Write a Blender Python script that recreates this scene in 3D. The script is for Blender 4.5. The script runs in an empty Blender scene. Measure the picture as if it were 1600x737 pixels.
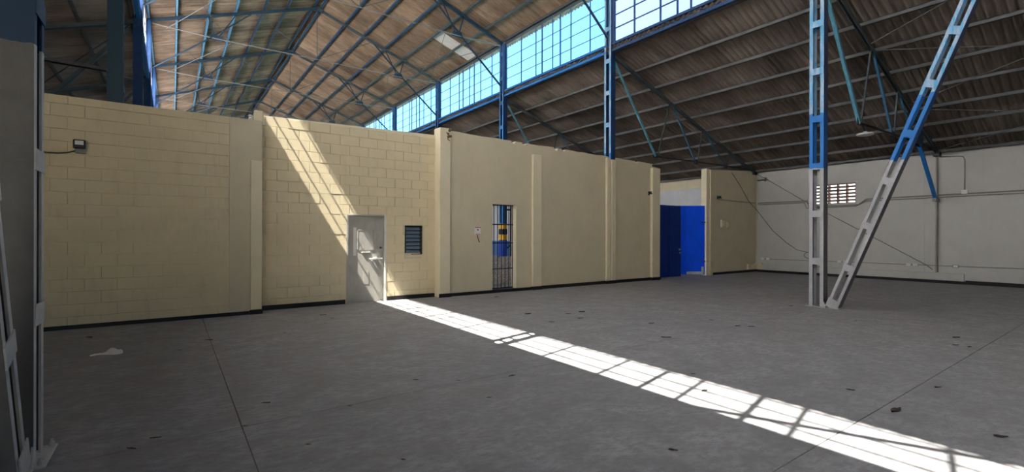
import bpy, math, random
from mathutils import Vector, Matrix
random.seed(7)
ORD = ['zeroth', 'first', 'second', 'third', 'fourth', 'fifth', 'sixth', 'seventh', 'eighth', 'ninth']
S = bpy.context.scene
COL = S.collection

# ------------------------------------------------------------------ camera, sky, sun, exposure
F_PX, YAW, ROLL, EYE = 738.4, math.radians(35.756), math.radians(0.142), 1.6
cam_d = bpy.data.cameras.new('camera'); cam_d.sensor_width = 36.0; cam_d.lens = F_PX / 1600 * 36.0
cam_d.clip_start = 0.05; cam_d.clip_end = 500
cam = bpy.data.objects.new('camera', cam_d); COL.objects.link(cam); S.camera = cam
cam.matrix_world = (Matrix.Translation((0, 0, EYE)) @ Matrix.Rotation(-YAW, 4, 'Z')
                    @ Matrix.Rotation(math.pi / 2, 4, 'X') @ Matrix.Rotation(ROLL, 4, 'Z'))

SUN_DIR = Vector((1.0, 0.24, -1.70)).normalized()          # the way the light travels
world = bpy.data.worlds.new('sky'); S.world = world; world.use_nodes = True
wn = world.node_tree.nodes; wl = world.node_tree.links
wn.clear()
sky = wn.new('ShaderNodeTexSky'); sky.sky_type = 'NISHITA'; sky.sun_disc = False
sky.sun_elevation = math.asin(-SUN_DIR.z); sky.sun_rotation = math.atan2(-SUN_DIR.x, -SUN_DIR.y)
sky.air_density = 1.0; sky.dust_density = 1.5; sky.ozone_density = 1.0
bg = wn.new('ShaderNodeBackground'); bg.inputs['Strength'].default_value = 0.72
wo = wn.new('ShaderNodeOutputWorld')
wl.new(sky.outputs[0], bg.inputs['Color']); wl.new(bg.outputs[0], wo.inputs['Surface'])

sun_d = bpy.data.lights.new('sun', 'SUN'); sun_d.energy = 130.0; sun_d.angle = math.radians(0.28)
sun_d.color = (1.0, 0.945, 0.86)
sun = bpy.data.objects.new('sun', sun_d); COL.objects.link(sun)
sun.rotation_euler = SUN_DIR.to_track_quat('-Z', 'Y').to_euler(); sun.location = (-15, 0, 30)

S.view_settings.view_transform = 'Standard'; S.view_settings.look = 'None'
S.view_settings.gamma = 1.0; S.view_settings.use_curve_mapping = False
S.view_settings.exposure = 0.0
S.cycles.max_bounces = 10; S.cycles.diffuse_bounces = 7; S.cycles.glossy_bounces = 3
S.cycles.transparent_max_bounces = 16; S.cycles.caustics_reflective = False; S.cycles.caustics_refractive = False
S.cycles.sample_clamp_indirect = 8.0

# ------------------------------------------------------------------ layout (x = across the hall, y = along it, metres)
CX = 5.64                      # ridge line
HALF = 6.44                    # half width of the nave, column line to column line
XR, XL = CX + HALF, CX - HALF  # column lines
WR, WL = 21.8, CX - (21.8 - CX)  # outer walls
T0, BAY = 4.71, 6.38
def TK(k): return T0 + BAY * k
K0, K1 = -2, 7
Y0, Y1 = TK(K0) - 0.3, TK(K1) + 0.3
TL, TM, TR = 10.88, 11.28, 11.08  # faces of the cross wall
PITCH_N, PITCH_A = 0.355, 0.345

# ------------------------------------------------------------------ helpers
ORI = {}
def tag(o, label=None, cat=None, group=None, kind=None):
    if label: o['label'] = label
    if cat: o['category'] = cat
    if group: o['group'] = group
    if kind: o['kind'] = kind
    return o
def empty(name, loc=(0, 0, 0), **kw):
    o = bpy.data.objects.new(name, None); COL.objects.link(o); o.location = loc
    o.empty_display_size = 0.2
    ORI[o] = Vector(loc); return tag(o, **kw)
def link(name, me, parent=None, loc=None):
    o = bpy.data.objects.new(name, me); COL.objects.link(o)
    if parent is not None: o.parent = parent
    if loc is not None: o.location = Vector(loc) - (ORI[parent] if parent is not None else Vector())
    return o

class MB:
    def __init__(s): s.v = []; s.f = []
    def add(s, vs, fs):
        n = len(s.v); s.v += [Vector(v) for v in vs]; s.f += [tuple(i + n for i in f) for f in fs]; return s
    def box(s, x0, x1, y0, y1, z0, z1):
        return s.add([(x0,y0,z0),(x1,y0,z0),(x1,y1,z0),(x0,y1,z0),(x0,y0,z1),(x1,y0,z1),(x1,y1,z1),(x0,y1,z1)],
                     [(3,2,1,0),(4,5,6,7),(0,1,5,4),(1,2,6,5),(2,3,7,6),(3,0,4,7)])
    def bbox(s, x0, x1, y0, y1, z0, z1, c=0.01):     # box with chamfered edges
        xs, ys, zs = (x0, x1), (y0, y1), (z0, z1); v = []; idx = {}
        for i in (0, 1):
            for j in (0, 1):
                for k in (0, 1):
                    sx, sy, sz = (c, -c)[i], (c, -c)[j], (c, -c)[k]
                    for a, d in enumerate(((0, sy, sz), (sx, 0, sz), (sx, sy, 0))):
                        idx[i, j, k, a] = len(v); v.append((xs[i] + d[0], ys[j] + d[1], zs[k] + d[2]))
        f = []
        for i in (0, 1):
            q = [idx[i,0,0,0], idx[i,1,0,0], idx[i,1,1,0], idx[i,0,1,0]]; f.append(q if i else q[::-1])
            q = [idx[0,i,0,1], idx[1,i,0,1], idx[1,i,1,1], idx[0,i,1,1]]; f.append(q[::-1] if i else q)
            q = [idx[0,0,i,2], idx[1,0,i,2], idx[1,1,i,2], idx[0,1,i,2]]; f.append(q if i else q[::-1])
        for i in (0, 1):
            for j in (0, 1):
                f.append([idx[i,j,0,0], idx[i,j,1,0], idx[i,j,1,1], idx[i,j,0,1]])
                f.append([idx[i,0,j,0], idx[i,1,j,0], idx[i,1,j,2], idx[i,0,j,2]])
                f.append([idx[0,i,j,1], idx[1,i,j,1], idx[1,i,j,2], idx[0,i,j,2]])
                for k in (0, 1): f.append([idx[i,j,k,0], idx[i,j,k,1], idx[i,j,k,2]])
        return s.add(v, f)
    def bar(s, p, q, w, h, side=(0, 1, 0)):         # w along 'side', h across it
        p, q = Vector(p), Vector(q); a = (q - p).normalized(); u = Vector(side)
        u = (u - a * u.dot(a)).normalized(); n = a.cross(u)
        vs = []
        for e in (p, q):
            for du, dn in ((-1, -1), (1, -1), (1, 1), (-1, 1)): vs.append(e + u * du * w / 2 + n * dn * h / 2)
        return s.add(vs, [(3,2,1,0),(4,5,6,7),(0,1,5,4),(1,2,6,5),(2,3,7,6),(3,0,4,7)])
    def angle(s, p, q, w, h, t=0.012, side=(0, 1, 0)):   # L section
        p, q = Vector(p), Vector(q); a = (q - p).normalized(); u = Vector(side)
        u = (u - a * u.dot(a)).normalized(); n = a.cross(u)
        s.bar(p + n * (h / 2 - t / 2), q + n * (h / 2 - t / 2), w, t, side)
        return s.bar(p - u * (w / 2 - t / 2), q - u * (w / 2 - t / 2), t, h, side)
    def tube(s, pts, r, n=6):
        pts = [Vector(p) for p in pts]; rings = []
        for i, p in enumerate(pts):
            a = (pts[min(i + 1, len(pts) - 1)] - pts[max(i - 1, 0)]).normalized()
            ref = Vector((0, 0, 1)) if abs(a.z) < 0.9 else Vector((1, 0, 0))
            u = a.cross(ref).normalized(); w = a.cross(u)
            rings.append([p + (u * math.cos(2 * math.pi * k / n) + w * math.sin(2 * math.pi * k / n)) * r for k in range(n)])
        vs = [v for ring in rings for v in ring]; fs = []
        for i in range(len(pts) - 1):
            for k in range(n):
                fs.append((i * n + k, i * n + (k + 1) % n, (i + 1) * n + (k + 1) % n, (i + 1) * n + k))
        fs.append(tuple(range(n))[::-1]); fs.append(tuple((len(pts) - 1) * n + k for k in range(n)))
        return s.add(vs, fs)
    def prism(s, poly, y0, y1):                       # polygon in x,z swept along y
        n = len(poly); vs = [(x, y0, z) for x, z in poly] + [(x, y1, z) for x, z in poly]
        fs = [tuple(range(n)), tuple(range(2 * n - 1, n - 1, -1))]
        fs += [(i, n + i, n + (i + 1) % n, (i + 1) % n) for i in range(n)]
        return s.add(vs, fs)
    def lathe(s, prof, c, n=24):                      # prof (r, z) about a vertical axis at c
        vs = []; fs = []
        for r, z in prof:
            for k in range(n): vs.append((c[0] + r * math.cos(2 * math.pi * k / n), c[1] + r * math.sin(2 * math.pi * k / n), c[2] + z))
        for i in range(len(prof) - 1):
            for k in range(n): fs.append((i * n + k, i * n + (k + 1) % n, (i + 1) * n + (k + 1) % n, (i + 1) * n + k))
        fs.append(tuple(range(n))[::-1]); fs.append(tuple((len(prof) - 1) * n + k for k in range(n)))
        return s.add(vs, fs)
    def build(s, name, mat, parent=None, smooth=False, **kw):
        if parent is not None: org = ORI[parent]
        else:
            lo = [min(v[i] for v in s.v) for i in range(3)]; hi = [max(v[i] for v in s.v) for i in range(3)]
            org = Vector(((lo[0] + hi[0]) / 2, (lo[1] + hi[1]) / 2, lo[2]))
        me = bpy.data.meshes.new(name); me.from_pydata([v - org for v in s.v], [], s.f)
        import bmesh
        bm = bmesh.new(); bm.from_mesh(me); bmesh.ops.recalc_face_normals(bm, faces=bm.faces); bm.to_mesh(me); bm.free()
        me.materials.append(mat)
        if smooth:
            for p in me.polygons: p.use_smooth = True
        o = bpy.data.objects.new(name, me); COL.objects.link(o)
        if parent is not None: o.parent = parent
        else: o.location = org
        ORI[o] = org
        return tag(o, **kw)

def ground(x, y, z=0.0):                              # photo pixel -> point on the floor
    a, c = (x - 800) / F_PX, (368.5 - y) / F_PX
    X = a * math.cos(ROLL) - c * math.sin(ROLL); Y = a * math.sin(ROLL) + c * math.cos(ROLL)
    d = Vector((X * math.cos(YAW) + math.sin(YAW), -X * math.sin(YAW) + math.cos(YAW), Y))
    k = (z - EYE) / d.z
    return Vector((0, 0, EYE)) + d * k

# ------------------------------------------------------------------ materials
class NT:
    def __init__(s, name):
        s.m = bpy.data.materials.new(name); s.m.use_nodes = True
        s.n = s.m.node_tree.nodes; s.l = s.m.node_tree.links; s.n.clear()
        s.out = s.n.new('ShaderNodeOutputMaterial')
        s.b = s.n.new('ShaderNodeBsdfPrincipled'); s.l.new(s.b.outputs[0], s.out.inputs[0])
    def node(s, t, **kw):
        n = s.n.new(t)
        for k, v in kw.items(): setattr(n, k, v)
        return n
    def set(s, i, v):
        if hasattr(v, 'is_linked') or hasattr(v, 'links'): s.l.new(v, i)
        elif isinstance(v, (tuple, list)) and len(v) == 3 and i.type == 'RGBA': i.default_value = (*v, 1)
        else: i.default_value = v
    def coords(s, which='Object'):
        if which == 'World': return s.node('ShaderNodeNewGeometry').outputs['Position']
        return s.node('ShaderNodeTexCoord').outputs[which]
    def mapping(s, vec, scale=(1, 1, 1), rot=(0, 0, 0)):
        n = s.node('ShaderNodeMapping'); s.l.new(vec, n.inputs[0]); n.inputs['Scale'].default_value = scale
        n.inputs['Rotation'].default_value = rot; return n.outputs[0]
    def noise(s, vec, scale=5, detail=4, rough=0.6):
        n = s.node('ShaderNodeTexNoise'); s.l.new(vec, n.inputs['Vector'])
        n.inputs['Scale'].default_value = scale; n.inputs['Detail'].default_value = detail; n.inputs['Roughness'].default_value = rough
        return n.outputs['Fac']
    def ramp(s, fac, stops):
        n = s.node('ShaderNodeValToRGB'); s.l.new(fac, n.inputs[0]); e = n.color_ramp.elements
        while len(e) < len(stops): e.new(0.5)
        for el, (p, c) in zip(e, stops): el.position = p; el.color = (*c, 1) if len(c) == 3 else c
        return n.outputs[0]
    def mix(s, fac, a, b, mode='MIX'):
        n = s.node('ShaderNodeMix', data_type='RGBA', blend_type=mode)
        s.set(n.inputs[0], fac); s.set(n.inputs[6], a); s.set(n.inputs[7], b); return n.outputs[2]
    def math(s, op, a, b=0.0):
        n = s.node('ShaderNodeMath', operation=op); s.set(n.inputs[0], a); s.set(n.inputs[1], b); return n.outputs[0]
    def bump(s, h, strength=0.3, dist=0.01):
        n = s.node('ShaderNodeBump'); s.l.new(h, n.inputs['Height']); n.inputs['Strength'].default_value = strength
        n.inputs['Distance'].default_value = dist; s.l.new(n.outputs[0], s.b.inputs['Normal'])
    def done(s, color, rough=0.7, metal=0.0, spec=0.4):
        s.set(s.b.inputs['Base Color'], color); s.set(s.b.inputs['Roughness'], rough)
        s.b.inputs['Metallic'].default_value = metal; s.b.inputs['Specular IOR Level'].default_value = spec
        return s.m
g3 = lambda v: (v, v, v)
def paint(name, col, vary=0.12, rough=0.75, dirt=(0.25, 0.2, 0.13), dirt_amt=0.25, scale=1.6, spec=0.3, bump=0.15):
    t = NT(name); w = t.coords('World')
    n1 = t.noise(w, scale, 5, 0.65); n2 = t.noise(t.mapping(w, (6, 6, 1.2)), 1.2, 4, 0.7); n3 = t.noise(w, 40, 3)
    lo = tuple(c * (1 - vary) for c in col); hi = tuple(min(1, c * (1 + vary)) for c in col)
    c = t.ramp(n1, [(0.3, lo), (0.7, hi)])
    d = t.ramp(n2, [(0.55, g3(0)), (0.8, g3(dirt_amt))])
    c = t.mix(d, c, dirt)
    t.bump(n3, bump, 0.004)
    return t.done(c, rough, 0, spec)

M = {}
M['cream'] = paint('cream_wall_paint', (0.66, 0.565, 0.37), 0.06, dirt=(0.34, 0.26, 0.14), dirt_amt=0.22)
M['cream_plaster'] = paint('cream_plaster', (0.60, 0.53, 0.37), 0.05, dirt=(0.36, 0.30, 0.20), dirt_amt=0.2)
M['cream_light'] = paint('cream_pilaster_paint', (0.72, 0.64, 0.45), 0.05, dirt=(0.4, 0.32, 0.2), dirt_amt=0.2)
M['beige'] = paint('faded_beige_wall', (0.51, 0.50, 0.465), 0.05, dirt=(0.36, 0.32, 0.26), dirt_amt=0.25)
M['white_wall'] = paint('white_wall_paint', (0.75, 0.76, 0.78), 0.05, dirt_amt=0.12)
M['blue_wall'] = paint('blue_wall_paint', (0.09, 0.2, 0.42), 0.1)
M['black'] = paint('black_base_paint', (0.012, 0.012, 0.013), 0.2, 0.55, dirt=(0.06, 0.05, 0.045), dirt_amt=0.4)
M['black_plastic'] = paint('black_plastic', (0.015, 0.015, 0.016), 0.1, 0.4, dirt_amt=0.05)
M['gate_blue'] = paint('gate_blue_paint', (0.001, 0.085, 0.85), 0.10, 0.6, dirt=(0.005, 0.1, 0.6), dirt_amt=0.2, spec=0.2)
M['gate_dark_blue'] = paint('dark_blue_gate_leaf', (0.003, 0.025, 0.19), 0.12, 0.6, dirt=(0.01, 0.04, 0.2), dirt_amt=0.2, spec=0.2)  # closed leaf, a darker blue than the other leaf
M['scuffed'] = paint('bare_scuffed_metal', (0.45, 0.45, 0.42), 0.3, 0.6)
M['door_grey'] = paint('grey_metal_door_paint', (0.37, 0.355, 0.31), 0.10, 0.5, dirt=(0.2, 0.18, 0.14), dirt_amt=0.5, scale=3, spec=0.4)
M['door_pale'] = paint('pale_door_paint', (0.66, 0.65, 0.6), 0.06, 0.5, dirt_amt=0.2)
M['galv'] = paint('grey_conduit', (0.24, 0.23, 0.215), 0.15, 0.5, dirt_amt=0.3)
M['dark_steel'] = paint('dark_steel', (0.05, 0.05, 0.055), 0.2, 0.55, dirt_amt=0.2)
M['grille'] = paint('dark_blue_grille_paint', (0.012, 0.022, 0.05), 0.2, 0.5, dirt_amt=0.1)
M['white_plastic'] = paint('white_plastic', (0.75, 0.75, 0.74), 0.03, 0.45, dirt_amt=0.08)
M['paper'] = paint('crumpled_white_plastic', (0.68, 0.68, 0.66), 0.05, 0.6, dirt_amt=0.1)
M['leaf'] = paint('dry_dark_leaf', (0.05, 0.038, 0.03), 0.4, 0.7, dirt_amt=0.2, scale=30)
M['red'] = paint('red_print', (0.45, 0.06, 0.05), 0.05)
M['yellow'] = paint('yellow_stripe_paint', (0.75, 0.42, 0.03), 0.08)
M['stripe_black'] = paint('black_stripe_paint', (0.015, 0.015, 0.02), 0.1)
M['deep_blue'] = paint('deep_blue_paint', (0.012, 0.06, 0.42), 0.15, 0.5)
M['sky_blue'] = paint('sky_blue_steel_paint', (0.12, 0.36, 0.48), 0.25, 0.5, dirt=(0.3, 0.36, 0.4), dirt_amt=0.6, scale=5)
M['purlin_navy'] = paint('dusty_navy_purlin', (0.022, 0.065, 0.13), 0.25, 0.6, dirt=(0.09, 0.08, 0.07), dirt_amt=0.5, scale=3)
M['purlin_blue'] = paint('dusty_light_blue_purlin', (0.05, 0.17, 0.29), 0.25, 0.55, dirt=(0.12, 0.12, 0.12), dirt_amt=0.6, scale=4)
M['tie_grey'] = paint('pale_grey_tie_steel', (0.23, 0.23, 0.22), 0.2, 0.6, dirt_amt=0.4)
M['cable'] = paint('grey_brown_cable', (0.17, 0.155, 0.135), 0.2, 0.7)
M['truss_blue'] = paint('dusty_blue_steel', (0.020, 0.048, 0.082), 0.25, 0.6, dirt=(0.09, 0.08, 0.07), dirt_amt=0.7, scale=3)
M['truss_grey'] = paint('dusty_grey_teal_steel', (0.075, 0.095, 0.105), 0.2, 0.65, dirt=(0.14, 0.11, 0.09), dirt_amt=0.6, scale=3)
M['purlin_grey'] = paint('dusty_grey_purlin', (0.13, 0.13, 0.13), 0.2, 0.65, dirt=(0.14, 0.12, 0.10), dirt_amt=0.6, scale=3)
M['sill_blue'] = paint('bright_blue_sill_paint', (0.015, 0.17, 0.50), 0.2, 0.55, dirt=(0.06, 0.12, 0.22), dirt_amt=0.5, scale=3)
M['mullion'] = paint('dark_blue_mullion_paint', (0.02, 0.06, 0.16), 0.2, 0.5)
M['rust'] = paint('rusty_broken_concrete', (0.16, 0.10, 0.06), 0.4, 0.9, scale=14)

def col_paint(name, z1, z2, low, mid, top, top2):
    t = NT(name); w = t.coords('World')
    sep = t.node('ShaderNodeSeparateXYZ'); t.l.new(w, sep.inputs[0]); z = sep.outputs[2]
    nz = t.noise(w, 3.0, 3); zz = t.math('ADD', z, t.math('MULTIPLY', nz, 0.12))
    a = t.math('GREATER_THAN', zz, z1 + 0.06); b = t.math('GREATER_THAN', zz, z2 + 0.06)
    fl = t.ramp(t.noise(t.mapping(w, (8, 8, 1.5)), 2.0, 5, 0.7), [(0.42, g3(0)), (0.58, g3(1))])
    up = t.mix(fl, top, top2)
    dl = t.ramp(t.noise(w, 5, 5, 0.7), [(0.4, g3(0)), (0.75, g3(0.5))])
    lo = t.mix(dl, low, tuple(c * 0.55 for c in low))
    c = t.mix(b, t.mix(a, lo, mid), up)
    t.bump(t.noise(w, 60, 2), 0.1, 0.003)
    return t.done(c, 0.55, 0, 0.4)
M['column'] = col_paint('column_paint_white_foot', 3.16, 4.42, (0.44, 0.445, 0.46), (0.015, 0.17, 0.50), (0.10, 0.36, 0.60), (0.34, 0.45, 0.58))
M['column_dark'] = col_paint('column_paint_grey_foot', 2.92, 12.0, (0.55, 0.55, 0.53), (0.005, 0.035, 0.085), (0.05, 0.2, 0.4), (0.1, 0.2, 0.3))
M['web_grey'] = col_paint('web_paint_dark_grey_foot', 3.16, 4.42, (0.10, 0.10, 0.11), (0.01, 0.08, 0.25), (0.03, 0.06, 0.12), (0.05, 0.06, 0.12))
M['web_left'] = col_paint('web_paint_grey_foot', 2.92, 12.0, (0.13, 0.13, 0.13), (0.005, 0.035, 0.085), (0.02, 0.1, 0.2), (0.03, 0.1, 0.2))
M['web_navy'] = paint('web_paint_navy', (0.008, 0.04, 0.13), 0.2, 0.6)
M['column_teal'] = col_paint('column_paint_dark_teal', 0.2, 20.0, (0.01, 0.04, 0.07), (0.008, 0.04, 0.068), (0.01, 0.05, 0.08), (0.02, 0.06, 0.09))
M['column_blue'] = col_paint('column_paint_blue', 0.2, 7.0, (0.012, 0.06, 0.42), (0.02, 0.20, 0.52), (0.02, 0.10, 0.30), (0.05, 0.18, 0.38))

# concrete floor
t = NT('concrete_floor'); w = t.coords('World')
n1 = t.noise(w, 0.35, 6, 0.6); n2 = t.noise(w, 2.6, 6, 0.7); n3 = t.noise(w, 45, 3, 0.7)
c = t.ramp(n1, [(0.3, (0.29, 0.29, 0.292)), (0.7, (0.40, 0.40, 0.405))])
c = t.mix(t.ramp(n2, [(0.38, g3(0.75)), (0.6, g3(0))]), c, (0.20, 0.195, 0.19))
n4 = t.noise(t.mapping(w, (1.0, 1.8, 1), (0, 0, 0.9)), 9.0, 5, 0.75)
c = t.mix(t.ramp(n4, [(0.36, g3(0.8)), (0.56, g3(0))]), c, (0.22, 0.215, 0.21))
st = t.noise(t.mapping(w, (0.6, 2.5, 1), (0, 0, 0.5)), 1.7, 6, 0.75)
c = t.mix(t.ramp(st, [(0.52, g3(0)), (0.8, g3(0.35))]), c, (0.42, 0.41, 0.40))
c = t.mix(t.ramp(n3, [(0.62, g3(0)), (0.75, g3(0.25))]), c, (0.13, 0.125, 0.12))
t.bump(t.math('ADD', n3, t.math('MULTIPLY', n2, 2.0)), 0.12, 0.006)
M['concrete'] = t.done(c, t.ramp(n2, [(0.3, g3(0.55)), (0.7, g3(0.8))]), 0, 0.35)
M['yard'] = paint('pale_yard_concrete', (0.40, 0.37, 0.32), 0.1, 0.9)
M['joint'] = paint('dark_joint_filler', (0.15, 0.135, 0.125), 0.2, 0.9)

def roof_mat(name, c1, c2, c3):
    t = NT(name); oc = t.coords('Object'); w = t.coords('World')
    oi = t.node('ShaderNodeObjectInfo')
    streak = t.noise(t.mapping(w, (0.7, 5.0, 0.7)), 1.3, 6, 0.7)
    big = t.noise(w, 0.5, 4, 0.6)
    c = t.ramp(streak, [(0.25, c1), (0.5, c2), (0.8, c3)])
    c = t.mix(t.ramp(big, [(0.4, g3(0)), (0.65, g3(0.55))]), c, tuple(x * 0.5 for x in c1))
    v = t.math('ADD', t.math('MULTIPLY', oi.outputs['Random'], 0.45), 0.72)
    cc = t.node('ShaderNodeCombineColor')
    for i in range(3): t.l.new(v, cc.inputs[i])
    c = t.mix(1.0, c, cc.outputs[0], 'MULTIPLY')
    return t.done(c, 0.85, 0, 0.2)
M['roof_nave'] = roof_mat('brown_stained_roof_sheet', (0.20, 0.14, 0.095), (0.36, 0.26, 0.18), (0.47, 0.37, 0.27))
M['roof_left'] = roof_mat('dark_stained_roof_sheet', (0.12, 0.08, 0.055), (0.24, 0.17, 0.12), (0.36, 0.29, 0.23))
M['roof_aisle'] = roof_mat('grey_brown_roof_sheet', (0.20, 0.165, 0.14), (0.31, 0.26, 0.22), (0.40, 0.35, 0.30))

t = NT('translucent_roof_sheet')
tr = t.node('ShaderNodeBsdfTranslucent'); tr.inputs[0].default_value = (0.35, 0.35, 0.33, 1)
df = t.node('ShaderNodeBsdfDiffuse'); df.inputs[0].default_value = (0.5, 0.5, 0.48, 1)
mx = t.node('ShaderNodeMixShader'); mx.inputs[0].default_value = 0.02
t.l.new(df.outputs[0], mx.inputs[1]); t.l.new(tr.outputs[0], mx.inputs[2]); t.l.new(mx.outputs[0], t.out.inputs[0])
M['skylight'] = t.m

def glass(name, tint, frost, rough=0.05):
    t = NT(name)
    tp = t.node('ShaderNodeBsdfTransparent'); tp.inputs[0].default_value = (*tint, 1)
    tl = t.node('ShaderNodeBsdfTranslucent'); tl.inputs[0].default_value = (0.85, 0.88, 0.95, 1)
    gl = t.node('ShaderNodeBsdfGlossy'); gl.inputs['Roughness'].default_value = rough
    m1 = t.node('ShaderNodeMixShader'); m1.inputs[0].default_value = frost
    m2 = t.node('ShaderNodeMixShader'); m2.inputs[0].default_value = 0.05
    t.l.new(tp.outputs[0], m1.inputs[1]); t.l.new(tl.outputs[0], m1.inputs[2])
    t.l.new(m1.outputs[0], m2.inputs[1]); t.l.new(gl.outputs[0], m2.inputs[2]); t.l.new(m2.outputs[0], t.out.inputs[0])
    return t.m
M['glass'] = glass('clear_window_glass', (0.40, 0.85, 1.0), 0.03)
M['glass_frost'] = glass('hazy_window_glass', (0.66, 0.82, 1.0), 0.12)
M['glass_scatter'] = glass('scattering_window_glass', (0.95, 0.97, 1.0), 0.80)  # strong scatter added to the left panes to brighten the hall
M['louvre_glass'] = None
t = NT('blue_grey_louvre_glass')
M['louvre_glass'] = t.done((0.10, 0.15, 0.20), 0.12, 0, 0.8)
t = NT('lamp_diffuser'); M['diffuser'] = t.done((0.8, 0.8, 0.79), 0.4, 0, 0.4)
t = NT('gravel'); w = t.coords('World')
vo = t.node('ShaderNodeTexVoronoi'); t.l.new(w, vo.inputs['Vector']); vo.inputs['Scale'].default_value = 14
c = t.ramp(vo.outputs['Distance'], [(0.1, (0.50, 0.48, 0.46)), (0.6, (0.12, 0.11, 0.10))])
c = t.mix(0.5, c, vo.outputs['Color'], 'SOFT_LIGHT'); c = t.mix(0.6, c, (0.34, 0.32, 0.30))
t.bump(vo.outputs['Distance'], 1.0, 0.05); M['gravel'] = t.done(c, 0.9, 0, 0.2)

# ------------------------------------------------------------------ floor
fl = MB().box(WL - 0.3, WR + 0.3, Y0 - 0.4, Y1 + 0.4, -0.35, -0.006).build('floor', M['joint'],
     label='bare grey concrete floor of the empty hall', cat='floor', kind='structure')
xs = [WL - 0.3, XL - 4.9, XL - 0.0, 0.48, 5.64, 8.9, XR, 16.9, WR + 0.3]
ys = [Y0 - 0.4, -1.67, 1.57, 4.52, 7.8, 11.3, 17.5, 23.9, 30.2, Y1 + 0.4]
gap_x = {3: 0.0045}; gap_y = {2: 0.004, 3: 0.003}
for i in range(len(xs) - 1):
    for j in range(len(ys) - 1):
        a, b = gap_x.get(i, 0.0006), gap_x.get(i + 1, 0.0006); c_, d = gap_y.get(j, 0.0006), gap_y.get(j + 1, 0.0006)
        MB().box(xs[i] + a, xs[i + 1] - b, ys[j] + c_, ys[j + 1] - d, -0.006, 0.0).build('slab', M['concrete'], fl)

# ------------------------------------------------------------------ cross wall, left block section
def unit_block():
    b = MB().bbox(-0.5, 0.5, -0.5, 0.5, -0.5, 0.5, 0.02)
    me = bpy.data.meshes.new('block'); me.from_pydata(b.v, [], b.f); me.materials.append(M['cream']); me.update()
    import bmesh
    bm = bmesh.new(); bm.from_mesh(me); bmesh.ops.recalc_face_normals(bm, faces=bm.faces); bm.to_mesh(me); bm.free()
    return me
BLOCK = unit_block()
def blocks(parent, x0, x1, z0, z1, face, holes, L=0.445, Hc=0.232, phase=0.0):
    """courses of painted blocks on a wall face that looks towards -y"""
    r = 0; z = z0
    while z < z1 - 0.04:
        zt = min(z + Hc, z1); x = x0 - (0.5 * L if r % 2 else 0) - phase
        while x < x1 - 0.01:
            segs = [(max(x, x0), min(x + L, x1))]; x += L
            for hx0, hx1, hz0, hz1 in holes:
                if hz0 < (z + zt) / 2 < hz1:
                    new = []
                    for a, b in segs:
                        if b <= hx0 or a >= hx1: new.append((a, b)); continue
                        if a < hx0: new.append((a, hx0))
                        if b > hx1: new.append((hx1, b))
                    segs = new
            for a, b in segs:
                if b - a < 0.04: continue
                up = z > 1.9 and random.random() < 0.75; j = random.choice((0.005, 0.008, 0.012)) if up else random.choice((0.002, 0.003, 0.005))
                o = link('block', BLOCK, parent, ((a + b) / 2, face + 0.03 - 0.006 * random.random(), (z + zt) / 2))
                o.scale = (b - a - j, 0.06, zt - z - (random.choice((0.005, 0.009, 0.012)) if up else random.choice((0.002, 0.003, 0.006))))
        z = zt; r += 1

wl_ = MB().box(WL, 1.5, TL + 0.02, TL + 0.2, 0, 3.95).build('wall_partition_left', M['cream'],
      label='dim cream painted block wall beside the floodlight, with a half-height pilaster at its end', cat='wall', kind='structure')
blocks(wl_, -2.3, 0.92, 0.0, 3.95, TL, [], L=0.435, Hc=0.2115)
MB().box(WL, -2.3, TL, TL + 0.03, 0, 3.95).build('plain_panel', M['cream'], wl_)
MB().box(0.925, 1.5, TL - 0.002, TL + 0.03, 0, 3.95).build('plaster_strip', M['cream_plaster'], wl_)
MB().bbox(1.29, 1.5, TL - 0.045, TL, 0.10, 3.12, 0.008).build('pilaster', M['cream_light'], wl_)
MB().box(1.48, 1.502, TL, TM + 0.1, 0, 3.95).build('return_face', M['cream'], wl_)
MB().bbox(1.36, 1.52, TL + 0.02, TL + 0.18, 3.93, 4.16, 0.01).build('post_stub', M['cream_light'], wl_)

# ------------------------------------------------------------------ cross wall, middle block section with door and louvre window
DX0, DX1, DZ = 3.33, 4.29, 2.11
VX0, VX1, VZ0, VZ1 = 4.78, 5.26, 1.12, 1.86
MT0, MT1 = 4.14, 4.25
wm = empty('wall_partition_center', (3.5, TM, 0), label='cream painted block wall with the grey door and louvre window', cat='wall', kind='structure')
cells = [(1.5, DX0, 0, 3.9), (DX0, DX1, DZ, 3.9), (DX1, VX0, 0, 3.9), (VX0, VX1, 0, VZ0), (VX0, VX1, VZ1, 3.9), (VX1, 5.7, 0, 3.9)]
core = MB()
for a, b, c_, d in cells: core.box(a, b, TM + 0.022, TM + 0.2, c_, d)
core.prism([(1.5, 3.9), (5.7, 3.9), (5.7, MT1), (1.5, MT0)], TM + 0.022, TM + 0.2)
core.build('core', M['cream'], wm)
blocks(wm, 1.5, 5.64, 0.0, 4.15, TM, [(DX0, DX1, 0, DZ), (VX0, VX1, VZ0, VZ1)], phase=0.1)
MB().prism([(1.5, 4.15), (5.64, 4.15), (5.64, MT1), (1.5, 4.151)], TM, TM + 0.03).build('coping', M['cream_light'], wm)

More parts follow.
